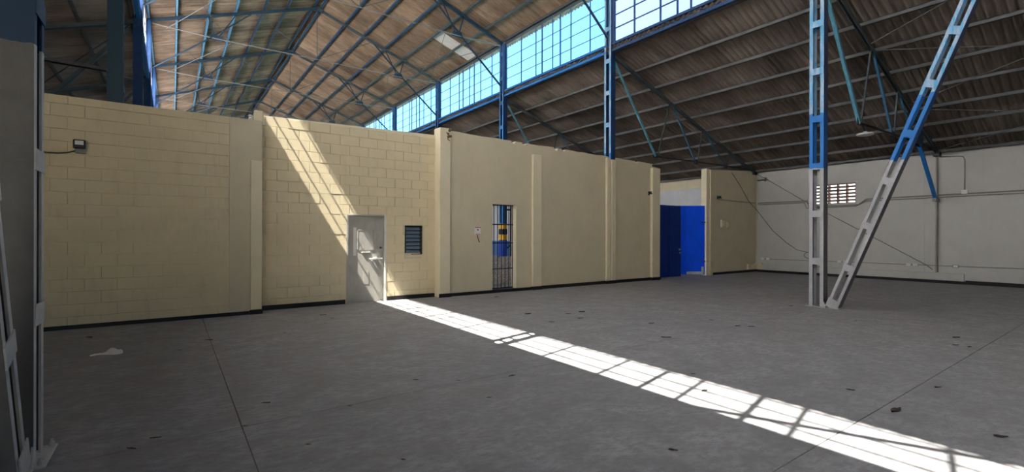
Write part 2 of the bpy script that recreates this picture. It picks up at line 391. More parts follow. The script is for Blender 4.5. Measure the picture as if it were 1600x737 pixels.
# ------------------------------------------------------------------ cross wall, plastered right section
OX0, OX1, OZ0, OZ1 = 7.29, 8.13, 0.09, 2.5
wr = empty('wall_partition_right', (10, TR, 0), label='smooth cream plastered wall with chipped top around the barred opening', cat='wall', kind='structure')
core = MB()
for a, b, c_, d in [(5.9, OX0, 0, 4.0), (OX0, OX1, 0, OZ0), (OX0, OX1, OZ1, 4.0), (OX1, 14.66, 0, 4.0)]:
    core.box(a, b, TR, TR + 0.21, c_, d)
top = [(5.9, 4.0)]; x = 5.9
pr = []
while x < 14.3:
    zt = 4.37 - 0.11 * (x - 5.9) / 8.4
    r = random.random()
    pr.append((x, zt + random.uniform(-0.012, 0.012)))
    if r < 0.13: pr += [(x + 0.03, zt - 0.05), (x + 0.13, zt - 0.06 * random.random() - 0.03), (x + 0.17, zt)]
    x += random.uniform(0.22, 0.42)
pr.append((14.3, 4.26)); pr += [(14.31, 4.16), (14.66, 4.14)]
core.prism([(5.9, 4.0), (14.66, 4.0)] + pr[::-1], TR, TR + 0.21)
core.build('plaster_face', M['cream_plaster'], wr)
MB().bbox(5.62, 5.93, TR - 0.08, TR + 0.26, 0.0, 4.41, 0.012).build('pillar', M['cream_light'], wr)
MB().bbox(8.70, 9.03, TR - 0.075, TR + 0.01, 0.10, 4.03, 0.01).build('pilaster', M['cream_light'], wr)
MB().bbox(11.86, 12.04, TR - 0.07, TR + 0.01, 0.10, 4.24, 0.01).build('pilaster', M['cream_light'], wr)
MB().bbox(12.10, 12.30, TR - 0.07, TR + 0.01, 0.10, 4.22, 0.01).build('pilaster', M['cream_light'], wr)
MB().bbox(14.22, 14.66, TR - 0.10, TR + 0.24, 0.10, 4.10, 0.012).build('pilaster', M['cream_light'], wr)
MB().box(12.3, 14.22, TR - 0.012, TR, 2.43, 2.47).build('plaster_line', M['cream_plaster'], wr)
rb = MB()
for i in range(7):
    x = 5.78 + random.random() * 0.16; z = 4.18 + random.random() * 0.22
    rb.bbox(x - 0.035, x + 0.035, TR - 0.09, TR - 0.07, z - 0.03, z + 0.03, 0.012)
rb.tube([(5.80, TR - 0.085, 4.3), (5.86, TR - 0.10, 4.24), (5.84, TR - 0.09, 4.12), (5.9, TR - 0.09, 4.08)], 0.012)
rb.build('broken_corner', M['rust'], wr)
# end section right of the blue gate
ws = empty('wall_partition_end', (20, TR, 0), label='cream plastered wall piece between the blue gate and the far corner', cat='wall', kind='structure')
MB().prism([(18.0, 0), (WR, 0), (WR, 4.60), (18.0, 4.36)], TR, TR + 0.2).build('plaster_face', M['cream_plaster'], ws)
MB().bbox(17.78, 18.02, TR - 0.02, TR + 0.22, 0, 4.38, 0.01).build('gate_pillar', M['cream_light'], ws)
MB().bbox(18.02, 18.2, TR - 0.06, TR + 0.02, 0.0, 4.34, 0.01).build('pilaster', M['cream_plaster'], ws)
MB().bbox(21.0, WR, TR - 0.10, TR + 0.02, 0.12, 0.36, 0.01).build('ledge', M['cream_plaster'], ws)

# ------------------------------------------------------------------ outer walls
VY0, VY1, VZa, VZb = 7.18, 8.76, 2.93, 3.74
w_ = MB()
for a, b, c_, d in [(Y0, VY0, 0, 4.62), (VY0, VY1, 0, VZa), (VY0, VY1, VZb, 4.62), (VY1, TR + 0.1, 0, 4.62)]: w_.box(WR, WR + 0.2, a, b, c_, d)
wright = w_.build('wall_right', M['beige'], label='faded beige side wall with conduits and a breeze block vent', cat='wall', kind='structure')
MB().bbox(WR - 0.09, WR, 4.03, 10.75, 0.10, 0.35, 0.008).build('ledge', M['beige'], wright)
MB().bbox(WR - 0.09, WR, 10.75, TR, 0.10, 0.40, 0.008).build('ledge', M['cream_plaster'], wright)
for y in (4.78,): MB().bbox(WR - 0.03, WR, y, y + 0.30, 0.35, 4.5, 0.006).build('pilaster', M['beige'], wright)
wrr = empty('wall_right_rear', (WR, 30, 0), label='white side wall with blue dado and cream top band beyond the gate', cat='wall', kind='structure')
MB().box(WR, WR + 0.2, TR + 0.1, Y1, 0, 1.2).build('blue_dado', M['blue_wall'], wrr)
MB().box(WR, WR + 0.2, TR + 0.1, Y1, 1.2, 4.05).build('white_field', M['white_wall'], wrr)
MB().box(WR - 0.02, WR + 0.2, TR + 0.1, Y1, 4.05, 4.62).build('cream_band', M['cream_light'], wrr)
for k in (2, 3, 4): MB().box(WR - 0.12, WR, TK(k) - 0.15, TK(k) + 0.15, 0, 4.4).build('pilaster', M['galv'], wrr)
MB().box(WL - 0.2, WL, Y0, Y1, 0, 4.62).build('wall_left', M['beige'], label='outer side wall of the left aisle', cat='wall', kind='structure')
def zn(x): return 10.36 + PITCH_N * (HALF - abs(x - CX))
def za(x): return 7.95 - PITCH_A * (abs(x - CX) - HALF)
gable = [(WL, 0), (WR, 0), (WR, za(WR)), (XR, 7.95), (XR, zn(XR)), (CX, zn(CX)), (XL, zn(XL)), (XL, 7.95), (WL, za(WL))]
GX0, GX1, GZ = -8.0, -3.2, 3.4          # added, unseen opening behind the viewer; daylight from it brightens the left wall
front = [(WL, 0), (GX0, 0), (GX0, GZ), (GX1, GZ), (GX1, 0)] + gable[1:]
wf = MB().add([(x, y, z) for y in (Y0 - 0.2, Y0) for x, z in front], [tuple(range(len(front))), tuple(range(2 * len(front) - 1, len(front) - 1, -1))]
     + [(i, len(front) + i, len(front) + (i + 1) % len(front), (i + 1) % len(front)) for i in range(len(front))])
wf.build('wall_front', M['beige'], label='gable wall with an added opening behind the viewer that lets fill light in', cat='wall', kind='structure')
MB().box(-70, 90, -80, 120, -0.5, -0.36).build('ground', M['yard'], label='added unseen concrete yard that bounces sunlight into the hall', cat='ground', kind='structure')  # unseen outdoor ground, added to bounce sunlight through the opening
MB().prism(gable, Y1, Y1 + 0.2).build('wall_back', M['beige'], label='distant gable wall at the end of the nave', cat='wall', kind='structure')

# ------------------------------------------------------------------ black skirting
def skirting(name, label, *boxes):
    m = MB()
    for b in boxes: m.box(*b)
    m.build(name, M['black'], label=label, cat='baseboard', kind='structure')
skirting('baseboard_left', 'black skirting under the dim left block wall', (WL + 0.5, 1.28, TL - 0.02, TL - 0.001, 0, 0.07), (1.28, 1.515, TL - 0.055, TL - 0.001, 0, 0.085))
skirting('baseboard_center', 'black skirting on both sides of the grey door', (1.53, DX0 - 0.03, TM - 0.03, TM - 0.001, 0, 0.10), (DX1 + 0.03, 5.6, TM - 0.03, TM - 0.001, 0, 0.10))
skirting('baseboard_right', 'black skirting along the plastered wall and its pilasters', (5.60, 5.95, TR - 0.095, TR - 0.081, 0, 0.10), (5.95, 8.68, TR - 0.03, TR - 0.001, 0, 0.085),
         (8.68, 9.05, TR - 0.09, TR - 0.001, 0, 0.10), (9.05, 11.84, TR - 0.03, TR - 0.001, 0, 0.10), (11.84, 12.32, TR - 0.085, TR - 0.001, 0, 0.10),
         (12.32, 14.2, TR - 0.03, TR - 0.001, 0, 0.10), (14.2, 14.68, TR - 0.115, TR - 0.001, 0, 0.10))
skirting('baseboard_end', 'black skirting beside the blue gate in the far corner', (18.22, WR - 0.1, TR - 0.025, TR - 0.001, 0, 0.10))
skirting('baseboard_side', 'black skirting along the beige side wall', (WR - 0.11, WR - 0.001, 4.0, TR, 0, 0.10), (WR - 0.03, WR - 0.001, Y0, 4.0, 0, 0.13))

# ------------------------------------------------------------------ roofs
def sheet_mesh(name, length, mat, waves=5, pitch=0.177, amp=0.042, seg=8, width_scale=1.0):
    n = waves * seg + 3; v = []; f = []          # laps the next sheet by a quarter wave
    for j in (0, 1):
        for i in range(n):
            x = (i / seg) * pitch; v.append((x, j * length, amp * math.cos(2 * math.pi * i / seg)))
    for i in range(n - 1): f.append((i, i + 1, n + i + 1, n + i))
    me = bpy.data.meshes.new(name); me.from_pydata(v, [], f); me.materials.append(mat)
    for p in me.polygons: p.use_smooth = True
    me.update(); return me
SW = 5 * 0.177
def roof(name, label, xa, zfun, x_top, x_low, rows, mat, special={}):
    par = empty(name, (0, 0, 0), label=label, cat='roof', kind='structure')
    sgn = 1 if x_low > x_top else -1
    p0 = Vector((x_top, 0, zfun(x_top))); p1 = Vector((x_low, 0, zfun(x_low)))
    D = (p1 - p0); Ls = D.length / rows; D.normalize()
    X = Vector((0, -sgn, 0)); Z = X.cross(D)
    me = sheet_mesh('roof_sheet', Ls + 0.14, mat); ms = sheet_mesh('clear_sheet', Ls + 0.14, M['skylight'])
    ncol = int(math.ceil((Y1 - Y0 + 0.5) / SW))
    for r in range(rows):
        for c in range(ncol):
            y = Y0 - 0.25 + c * SW + (SW if sgn > 0 else 0)
            o = bpy.data.objects.new('roof_sheet', ms if (r, c) in special else me); COL.objects.link(o); o.parent = par
            tilt = 0.012 / Ls; d2 = (D + Z * tilt).normalized(); z2 = X.cross(d2)
            pos = p0 + D * (Ls * r - 0.07) + Vector((0, y, 0)) + Z * (0.0015 * random.random() + 0.03)
            m = Matrix(((X.x, d2.x, z2.x, pos.x), (X.y, d2.y, z2.y, pos.y), (X.z, d2.z, z2.z, pos.z), (0, 0, 0, 1)))
            o.matrix_basis = m
    return par
def sheet_col(y, sgn): return int((y - (Y0 - 0.25)) / SW)
OH = 0.35
sk = sheet_col(20.2, 1)
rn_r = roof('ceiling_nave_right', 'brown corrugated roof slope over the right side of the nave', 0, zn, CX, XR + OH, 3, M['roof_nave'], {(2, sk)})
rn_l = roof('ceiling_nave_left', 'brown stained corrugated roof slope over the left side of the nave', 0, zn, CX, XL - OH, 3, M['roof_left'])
ra_r = roof('ceiling_aisle_right', 'grey corrugated lean-to roof over the right aisle', 0, za, XR, WR + 0.35, 4, M['roof_aisle'])
ra_l = roof('ceiling_aisle_left', 'grey corrugated lean-to roof over the left aisle', 0, za, XL, WL - 0.35, 4, M['roof_aisle'])
def purlin(par, x, z, mat, h=0.11, w=0.06):
    s = 1 if x > CX else -1
    m = MB().box(x - w / 2, x - w / 2 + 0.012, Y0, Y1, z - h, z).box(x - w / 2, x + w / 2, Y0, Y1, z - 0.012, z).box(x - w / 2, x + w / 2, Y0, Y1, z - h, z - h + 0.012)
    m.build('purlin', mat, par)
for d in (0.16, 1.34, 2.29, 3.39, 4.37, 5.49, 6.40):
    purlin(rn_r, CX + d, zn(CX + d) - 0.005, M['truss_grey'] if d > 3.9 else M['purlin_navy'])
    purlin(rn_l, CX - d, zn(CX - d) - 0.005, M['purlin_blue'] if d > 3 else M['truss_blue'], w=0.075)
for d in (0.14, 1.28, 2.38, 3.5, 4.62, 5.68, 6.72, 7.72, 8.78, 9.6):
    for s, par in ((1, ra_r), (-1, ra_l)):
        x = CX + s * (HALF + d); purlin(par, x, za(x) - 0.005, M['purlin_grey'], h=0.10)

# ------------------------------------------------------------------ steel columns
CW, CD = 0.30, 0.22          # along y, along x
def channel(o, x0, x1, ya, yb, z0, z1, flange_mat, web_mat, t=0.014, fl=0.075):
    """channel with its web at ya and flanges reaching towards yb; the web is coloured apart from the flanges, mostly darker"""
    s = 1 if yb > ya else -1
    lo, hi = sorted((ya, ya + s * t)); MB().box(x0 + 0.002, x1 - 0.002, lo, hi, z0, z1).build('web', web_mat, o)
    m = MB(); lo, hi = sorted((ya + s * 0.001, ya + s * fl))
    m.box(x0, x0 + t, lo, hi, z0, z1); m.box(x1 - t, x1, lo, hi, z0, z1); m.build('flange_pair', flange_mat, o)
def column(x, y, ztop, mat, label, group=None, z0=0.0, battens=True, stripes=False, web=None):
    o = empty('steel_column', (x, y, z0), label=label, cat='column', group=group)
    x0, x1, y0, y1 = x - CD / 2, x + CD / 2, y - CW / 2, y + CW / 2
    channel(o, x0, x1, y0, y1, z0, ztop, mat, web or M['web_navy']); channel(o, x0, x1, y1, y0, z0, ztop, mat, web or M['web_navy'])
    if battens:
        z = 1.04
        while z < ztop - 0.3:
            if z > z0 + 0.1:
                for s in (-1, 1):
                    xx = x0 - 0.009 if s < 0 else x1
                    MB().box(xx, xx + 0.009, y0 + 0.008, y1 - 0.008, z - 0.075, z + 0.075).build('batten_plate', mat, o)
            z += 1.085
    if z0 == 0:
        bp = MB().bbox(x0 - 0.07, x1 + 0.07, y0 - 0.07, y1 + 0.07, 0, 0.018, 0.004).build('base_plate', mat, o)
        for dx in (-1, 1):
            MB().add([(x + dx * CD / 2, y0 - 0.06, 0.018), (x + dx * CD / 2, y0, 0.018), (x + dx * CD / 2, y0, 0.14),
                      (x + dx * (CD / 2 - 0.012), y0 - 0.06, 0.018), (x + dx * (CD / 2 - 0.012), y0, 0.018), (x + dx * (CD / 2 - 0.012), y0, 0.14)],
                     [(0, 1, 2), (5, 4, 3), (0, 3, 4, 1), (1, 4, 5, 2), (2, 5, 3, 0)]).build('gusset', mat, o)
            for dy in (-1, 1):
                MB().lathe([(0.018, 0), (0.018, 0.03), (0.01, 0.03), (0.01, 0.05)], (x + dx * (CD / 2 + 0.04), y + dy * (CW / 2 + 0.04), 0.018), 6).build('anchor_bolt', mat, bp)
    if stripes:
        for k, (a, b, mm) in enumerate(((0.0, 1.40, 'deep_blue'), (1.40, 1.66, 'yellow'), (1.66, 1.90, 'stripe_black'), (1.90, 2.14, 'yellow'))):
            MB().box(x0 - 0.012, x1 + 0.012, y0 - 0.012, y1 + 0.012, a + 0.02, b).build('painted_band', M[mm], o)
    return o
ZC = 10.20
column(XR, T0, ZC, M['column'], 'blue steel column with worn white foot standing free on the open floor', web=M['web_grey'])
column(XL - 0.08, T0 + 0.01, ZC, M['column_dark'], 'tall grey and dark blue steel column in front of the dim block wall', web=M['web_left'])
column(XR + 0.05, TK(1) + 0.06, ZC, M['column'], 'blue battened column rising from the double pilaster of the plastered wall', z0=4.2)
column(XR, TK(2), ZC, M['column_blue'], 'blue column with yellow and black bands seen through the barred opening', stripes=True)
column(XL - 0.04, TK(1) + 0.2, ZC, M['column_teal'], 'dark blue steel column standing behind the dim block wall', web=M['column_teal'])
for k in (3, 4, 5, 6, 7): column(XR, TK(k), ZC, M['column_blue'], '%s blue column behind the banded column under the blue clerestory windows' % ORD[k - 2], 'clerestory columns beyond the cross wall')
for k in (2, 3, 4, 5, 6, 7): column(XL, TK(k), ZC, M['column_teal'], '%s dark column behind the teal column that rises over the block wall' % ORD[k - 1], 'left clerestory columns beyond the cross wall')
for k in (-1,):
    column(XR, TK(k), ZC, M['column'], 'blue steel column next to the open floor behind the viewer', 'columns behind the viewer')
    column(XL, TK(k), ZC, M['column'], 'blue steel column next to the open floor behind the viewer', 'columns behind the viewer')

def brace(x, ya, yb, zt, mat, label, web):
    """leaning double channel from the column foot to the girder, in the plane of the column row"""
    o = empty('leaning_brace', (x, ya, 0), label=label, cat='brace')
    p, q = Vector((x, ya, 0.02)), Vector((x, yb, zt)); a = (q - p).normalized(); n = a.cross(Vector((1, 0, 0)))
    W, D, t_, fl_ = 0.24, 0.20, 0.014, 0.06
    L = (q - p).length
    for s in (-1, 1):
        MB().bar(p + n * s * (W / 2 - t_ / 2), q + n * s * (W / 2 - t_ / 2), D - 0.004, t_, (1, 0, 0)).build('web', web, o)
        m = MB()
        for e in (-1, 1):
            c = n * s * (W / 2 - fl_ / 2 - t_ / 2) + Vector((e * (D / 2 - t_ / 2), 0, 0)); m.bar(p + c, q + c, t_, fl_, (1, 0, 0))
        m.build('flange_pair', mat, o)
    d = 0.95
    while d < L - 0.2:
        for e in (-1, 1):
            c = p + a * d + Vector((e * (D / 2 + 0.004), 0, 0))
            MB().bar(c - a * 0.075, c + a * 0.075, 0.009, W - 0.01, (1, 0, 0)).build('batten_plate', mat, o)
        d += 0.98
    MB().bbox(x - 0.13, x + 0.13, ya - 0.16, ya + 0.12, 0, 0.016, 0.004).build('base_plate', mat, o)
    for e in (-1, 1): MB().bar(p + Vector((e * 0.11, 0.02, 0.0)), p + Vector((e * 0.11, 0.02, 0.0)) + a * 0.2, 0.01, 0.22, (1, 0, 0)).build('foot_plate', mat, o)
    return o
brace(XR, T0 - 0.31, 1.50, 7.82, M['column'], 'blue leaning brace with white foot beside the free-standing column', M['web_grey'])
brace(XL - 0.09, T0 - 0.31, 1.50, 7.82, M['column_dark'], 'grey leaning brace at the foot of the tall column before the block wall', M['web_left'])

# ------------------------------------------------------------------ clerestory windows
ZR = [8.17, 8.61, 9.06, 9.53, 10.13]
PAT = [0.16, 1.0, 2.0, 2.6, 3.05, 3.7, 4.1, 5.1, BAY - 0.16]
win_no = [0]
def clerestory(x, k, mirror, frost=False, heavy=False):
    win_no[0] += 1; s = 1 if x > CX else -1
    ya, yb = TK(k), TK(k + 1)
    ys_ = [ya + p for p in PAT] if not mirror else sorted(yb - p for p in PAT)
    side = 'right' if s > 0 else 'left'
    girder = 'blue laced girder under the %s clerestory window beyond the cross wall, %s row' % (ORD[k], side) if k > 0 else 'blue laced girder under the %s clerestory window on the near side of the cross wall, %s row' % (ORD[1 - k], side)
    lab = {('right', 0): 'hazy clerestory window with thick mullions above the free-standing column',
           ('right', 1): 'clerestory window of pale blue panes right behind the wall column'}.get((side, k))
    grp = side + ' clerestory windows'
    if lab is None:
        where = '%s bay beyond the cross wall' % ORD[k] if k > 0 else '%s bay before the cross wall' % ORD[1 - k]
        lab = ('bright blue clerestory window in the %s' if side == 'right' else 'sunlit clerestory window with added light-scattering panes over the left columns in the %s') % where
    o = empty('window_%d' % win_no[0], (x, (ya + yb) / 2, ZR[0]), label=lab, cat='window', group=grp, kind='structure')
    xm = x + s * 0.05; mw = 0.045 if heavy else 0.022 if s > 0 else 0.036; mm = M['mullion']
    MB().box(xm - 0.03, xm + 0.03, ys_[0] - 0.03, ys_[-1] + 0.03, ZR[0] - 0.06, ZR[0]).build('bottom_rail', mm, o)
    MB().box(xm - 0.03, xm + 0.03, ys_[0] - 0.03, ys_[-1] + 0.03, ZR[-1], ZR[-1] + 0.17).build('top_rail', M['truss_grey'], o)
    for i, y in enumerate(ys_):
        w2 = mw * ((1.0 if s > 0 else 0.8) if i in (3, 5) and not heavy else 0.6)
        if i in (0, len(ys_) - 1): w2 = 0.03
        MB().box(xm - 0.02, xm + 0.02, y - w2, y + w2, ZR[0], ZR[-1]).build('mullion', mm, o)
    for z in ZR[1:-1]:
        MB().box(xm - 0.012, xm + 0.012, ys_[0], ys_[-1], z - mw * (0.45 if s > 0 else 0.30), z + mw * (0.45 if s > 0 else 0.30)).build('glazing_bar', mm, o)
    cache = {}
    for i in range(len(ys_) - 1):
        for j in range(len(ZR) - 1):
            wv, hv = ys_[i + 1] - ys_[i], ZR[j + 1] - ZR[j]
            key = (round(wv, 3), round(hv, 3), frost, s)
            if key not in PANES:
                b = MB().add([(0, -wv / 2, -hv / 2), (0, wv / 2, -hv / 2), (0, wv / 2, hv / 2), (0, -wv / 2, hv / 2)], [(0, 1, 2, 3)])
                me = bpy.data.meshes.new('pane'); me.from_pydata(b.v, [], b.f)
                me.materials.append(M['glass_frost'] if frost else M['glass_scatter'] if s < 0 else M['glass']); me.update(); PANES[key] = me
            link('pane', PANES[key], o, (xm, (ys_[i] + ys_[i + 1]) / 2, (ZR[j] + ZR[j + 1]) / 2))
    # sill girder of two angles with lacing
    g = empty('trim_%d' % win_no[0], (x, (ya + yb) / 2, 7.82), label=None, kind='structure', cat='girder', group=('right' if s > 0 else 'left') + ' clerestory girders')
    g['label'] = girder
    gm = M['sill_blue'] if not heavy else M['mullion']  # near right girder takes a darker blue, shade put into its colour
    MB().box(x - s * 0.06, x + s * 0.04, ya + 0.14, yb - 0.14, 7.82, 7.90).build('lower_chord', gm, g)
    MB().box(x - s * 0.06, x + s * 0.06, ya + 0.14, yb - 0.14, 8.05, 8.11).build('upper_chord', gm, g)
    n = 12
    for i in range(n):
        a = ya + 0.16 + (BAY - 0.32) * i / n; b = ya + 0.16 + (BAY - 0.32) * (i + 1) / n
        za_, zb_ = (7.9, 8.06) if i % 2 else (8.06, 7.9)
        MB().bar((x, a, za_), (x, b, zb_), 0.03, 0.03, (1, 0, 0)).build('lacing_bar', gm, g)
    MB().box(min(x + s * 0.07, x + s * 0.085), max(x + s * 0.07, x + s * 0.085), ya, yb, 7.84, 8.14).build('flashing', M['roof_aisle'], g)
PANES = {}
for k in range(K0, K1):
    clerestory(XR, k, mirror=(k < 1), frost=(k == 0), heavy=(k == 0))
    clerestory(XL, k, mirror=True)
# diagonal stay in the left clerestory (throws the slanting shadow on the floor)
m = MB().angle((XL + 0.02, 1.5, 8.08), (XL + 0.02, -1.55, 10.1), 0.05, 0.05, side=(1, 0, 0))
m.build('diagonal_stay', M['truss_blue'], label='slanting steel stay across a sunlit window of the left clerestory', cat='brace')

# ------------------------------------------------------------------ nave trusses
def nave_truss(k, label, group):
    y = TK(k); o = empty('roof_truss', (CX, y, 10.0), label=label, cat='truss', group=group)
    zr = lambda x: zn(x) - 0.18
    for s in (-1, 1):
        X = lambda d: CX + s * (HALF - d)          # d = distance in from the column line
        m = MB(); p, q = (X(0.02), y, zr(X(0))), (CX, y, zr(CX))
        for e in (-0.035, 0.035): m.angle((p[0], y + e, p[2]), (q[0], y + e, q[2]), 0.06, 0.11, 0.012)
        m.build('rafter', M['truss_blue'] if s < 0 or k < 3 else M['truss_grey'], o)
        m = MB().angle((X(0.13), y, 8.30), (X(2.0), y, 9.88), 0.06, 0.06); m.angle((X(2.0), y, 9.88), (X(3.75), y, zr(X(3.75))), 0.05, 0.05)
        m.build('knee_brace', M['truss_blue'], o)
        MB().angle((X(0.15), y, 10.10), (X(2.3), y, 10.01), 0.05, 0.045).build('tie_end', M['tie_grey'], o)
        MB().tube([(X(2.3), y, 10.01), (CX, y, 10.03)], 0.025).build('tie_rod', M['tie_grey'], o)
        MB().angle((X(2.3), y, 10.05), (X(2.05), y, zr(X(2.05))), 0.05, 0.05).build('strut', M['truss_blue'], o)
        MB().angle((X(2.4), y, 10.05), (X(3.1), y, zr(X(3.1))), 0.04, 0.04).build('strut', M['truss_blue'], o)
        MB().prism([(X(2.1), 9.93), (X(2.65), 9.95), (X(2.55), 10.16), (X(2.15), 10.2)], y - 0.006, y + 0.006).build('gusset_plate', M['truss_blue'], o)
        MB().tube([(CX, y, 10.03), (X(3.75), y, zr(X(3.75)))], 0.014).build('web_rod', M['truss_grey'], o)
    MB().tube([(CX, y, 10.03), (CX, y, zr(CX))], 0.014).build('king_rod', M['truss_grey'], o)
    MB().prism([(CX - 0.3, zr(CX) - 0.16), (CX + 0.3, zr(CX) - 0.16), (CX + 0.2, zr(CX) + 0.02), (CX - 0.2, zr(CX) + 0.02)], y - 0.006, y + 0.006).build('apex_plate', M['truss_blue'], o)
for k in range(0, 8):
    nave_truss(k, '%s dusty blue nave truss beyond the cross wall' % ORD[k - 1] if k >= 2 else ('dusty blue nave truss right above the cross wall' if k else 'dusty blue nave truss between the two free columns'),
               'nave trusses beyond the cross wall' if k >= 2 else 'nave trusses over the open floor')
# crossed wind rods between the trusses
def wind_cross(rods, r, mat, label, group):
    p = rods[0][0]; o = empty('wind_bracing', p, label=label, cat='bracing', group=group)
    for a, b in rods: MB().tube([a, b], r).build('rod', mat, o)
for k in (2, 3, 4, 5):
    y0, y1 = TK(k) + 0.06, TK(k + 1) - 0.06
    for s in (-1, 1):
        P = lambda d, y, e=0.0: (CX + s * (HALF - 0.6 - d), y, 9.97 - e)
        wind_cross([(P(2.3, y0), P(0, y1)), (P(0, y0, .03), P(2.3, y1, .03))], 0.011, M['truss_grey'],
                   'crossed thin wind rods in the %s nave bay beyond the cross wall, %s side' % (ORD[k - 1], 'clerestory' if s > 0 else 'shaded'), 'wind bracing in the nave')

# ------------------------------------------------------------------ aisle trusses
def aisle_truss(k, s, label, group=None, knee=False):
    y = TK(k); X = lambda d: CX + s * (HALF + d); zr = lambda d: za(X(d)) - 0.17
    o = empty('aisle_truss', (X(5), y, 4.5), label=label, cat='truss', group=group)
    m = MB()
    for e in (-0.035, 0.035): m.angle((X(0.1), y + e, zr(0.1)), (X(9.65), y + e, zr(9.65)), 0.06, 0.11)
    m.build('rafter', M['truss_grey'], o)
    lo = 4.55
    MB().angle((X(2.4 if s > 0 else 0.15), y, lo), (X(9.6), y, lo + 0.1), 0.07, 0.06).build('bottom_chord', M['dark_steel'], o)
    for a, za_, b, zb_, mm, w2 in ((0.18, 7.55, 2.4, lo, 'sky_blue', 0.095), (3.25, zr(3.25), 2.55, lo, 'truss_grey', 0.05), (3.45, zr(3.45), 4.95, lo, 'purlin_blue', 0.07),
                          (5.4, zr(5.4), 5.1, lo, 'truss_grey', 0.045), (5.5, zr(5.5), 7.15, lo + 0.05, 'purlin_blue', 0.06), (7.4, zr(7.4), 7.25, lo + .06, 'truss_grey', 0.045)):
        MB().angle((X(a), y, za_), (X(b), y, zb_), w2, w2).build('web_member', M[mm if s > 0 else 'truss_grey'], o)
    for d, zz in ((2.45, lo), (5.0, lo), (7.2, lo)):
        MB().box(min(X(d - .13), X(d + .13)), max(X(d - .13), X(d + .13)), y - 0.006, y + 0.006, zz - 0.05, zz + 0.14).build('gusset_plate', M['dark_steel'], o)
    MB().box(min(X(9.4), X(9.68)), max(X(9.4), X(9.68)), y - 0.09, y + 0.09, 4.42, 4.60).build('bearing_block', M['dark_steel'], o)
    if knee:
        MB().angle((X(7.5), y, 4.55), (X(9.3), y, 2.92), 0.12, 0.10).build('knee_brace', M['sill_blue'], o)
        MB().box(X(9.2), X(9.7), y - 0.05, y + 0.05, 2.82, 2.945).build('wall_bracket', M['galv'], o)
        MB().prism([(X(6.9), 4.5), (X(7.9), 4.5), (X(8.0), zr(8.0)), (X(7.2), zr(7.2))], y - 0.006, y + 0.006).build('gusset_plate', M['truss_blue'], o)
    return o
aisle_truss(0, 1, 'aisle truss ending in a bright blue knee brace on the beige wall', knee=True)
aisle_truss(1, 1, 'aisle truss with sky blue diagonals directly above the blue gate')
for k in (2, 3, 4): aisle_truss(k, 1, '%s aisle truss with blue diagonals behind the plastered wall' % ORD[k - 1], 'aisle trusses beyond the plastered wall')
for k in (1, 2, 3): aisle_truss(k, -1, '%s dark aisle truss behind the dim block wall' % ORD[k], 'left aisle trusses')
def on_a(x, y): return (x, y, za(x) - 0.20)
ya_, yb_ = TK(0) - 0.10, TK(-1)
for nm, rods in (('upper', ((15.05, 12.3), (12.3, 15.1))), ('middle', ((15.35, 18.3), (18.2, 15.4))), ('lower', ((18.5, 21.5), (21.3, 18.6)))):
    wind_cross([(on_a(a, ya_), on_a(b, yb_)) for a, b in rods], 0.014, M['purlin_grey'], '%s pair of crossed wind rods under the lean-to roof beside the leaning brace' % nm, 'wind bracing in the right aisle')
ya_, yb_ = TK(2) + 0.12, TK(3) - 0.12
for nm, rods in (('upper', ((XL - 0.2, XL - 3.4), (XL - 3.4, XL - 0.2))), ('lower', ((XL - 3.5, XL - 6.6), (XL - 6.6, XL - 3.5)))):
    wind_cross([(on_a(a, ya_), on_a(b, yb_)) for a, b in rods], 0.022, M['purlin_grey'], '%s pair of crossed wind rods above the dim block wall' % nm, 'wind bracing in the left aisle')

# ------------------------------------------------------------------ grey metal door
d1 = empty('door_1', ((DX0 + DX1) / 2, TM, 0), label='scuffed grey metal door with a pale latch bar in the block wall', cat='door', kind='structure')
FR = M['door_pale']
MB().bbox(DX0 - 0.005, DX0 + 0.045, TM - 0.012, TM + 0.14, 0, DZ, 0.004).build('jamb', M['door_grey'], d1)
MB().bbox(DX1 - 0.045, DX1 + 0.005, TM - 0.012, TM + 0.14, 0, DZ, 0.004).build('jamb', FR, d1)
MB().bbox(DX0 + 0.045, DX1 - 0.045, TM - 0.012, TM + 0.14, DZ - 0.04, DZ, 0.004).build('head', M['door_grey'], d1)
DF = TM + 0.045
leaf = MB().bbox(DX0 + 0.05, DX1 - 0.05, DF, DF + 0.045, 0.015, DZ - 0.045, 0.004).build('door_leaf', M['door_grey'], d1)
def dz(y): return DZ * (700 - y) / (700 - 42)                    # rows of the door in the photo
def dx(x): return DX0 + (DX1 - DX0) * (x - 38) / (325 - 38)
m = MB(); a, b, c_, d = dx(118), dx(240), dz(310), dz(155)
for bx in ((a, b, c_, c_ + 0.02), (a, b, d - 0.02, d), (a, a + 0.02, c_, d), (b - 0.02, b, c_, d)): m.box(bx[0], bx[1], DF - 0.012, DF, bx[2], bx[3])
m.build('hatch_frame', M['door_grey'], leaf)
MB().bbox(a + 0.022, b - 0.022, DF - 0.006, DF - 0.001, c_ + 0.022, d - 0.022, 0.002).build('hatch', M['door_grey'], leaf)
MB().bbox(dx(148), dx(210), DF - 0.03, DF - 0.001, dz(330), dz(322), 0.003).build('hatch_shelf', M['door_pale'], leaf)
MB().bbox(dx(90), dx(112), DF - 0.003, DF - 0.0005, dz(350), dz(140), 0.001).build('pale_patch', M['door_pale'], leaf)
MB().bbox(dx(162), dx(202), DF - 0.006, DF - 0.0005, dz(568), dz(470), 0.002).build('patch_plate', M['door_grey'], leaf)
m = MB().tube([(dx(200), DF - 0.045, dz(378)), (dx(300), DF - 0.045, dz(375))], 0.014, 8).tube([(dx(215), DF - 0.0, dz(378)), (dx(215), DF - 0.06, dz(378))], 0.02, 8)
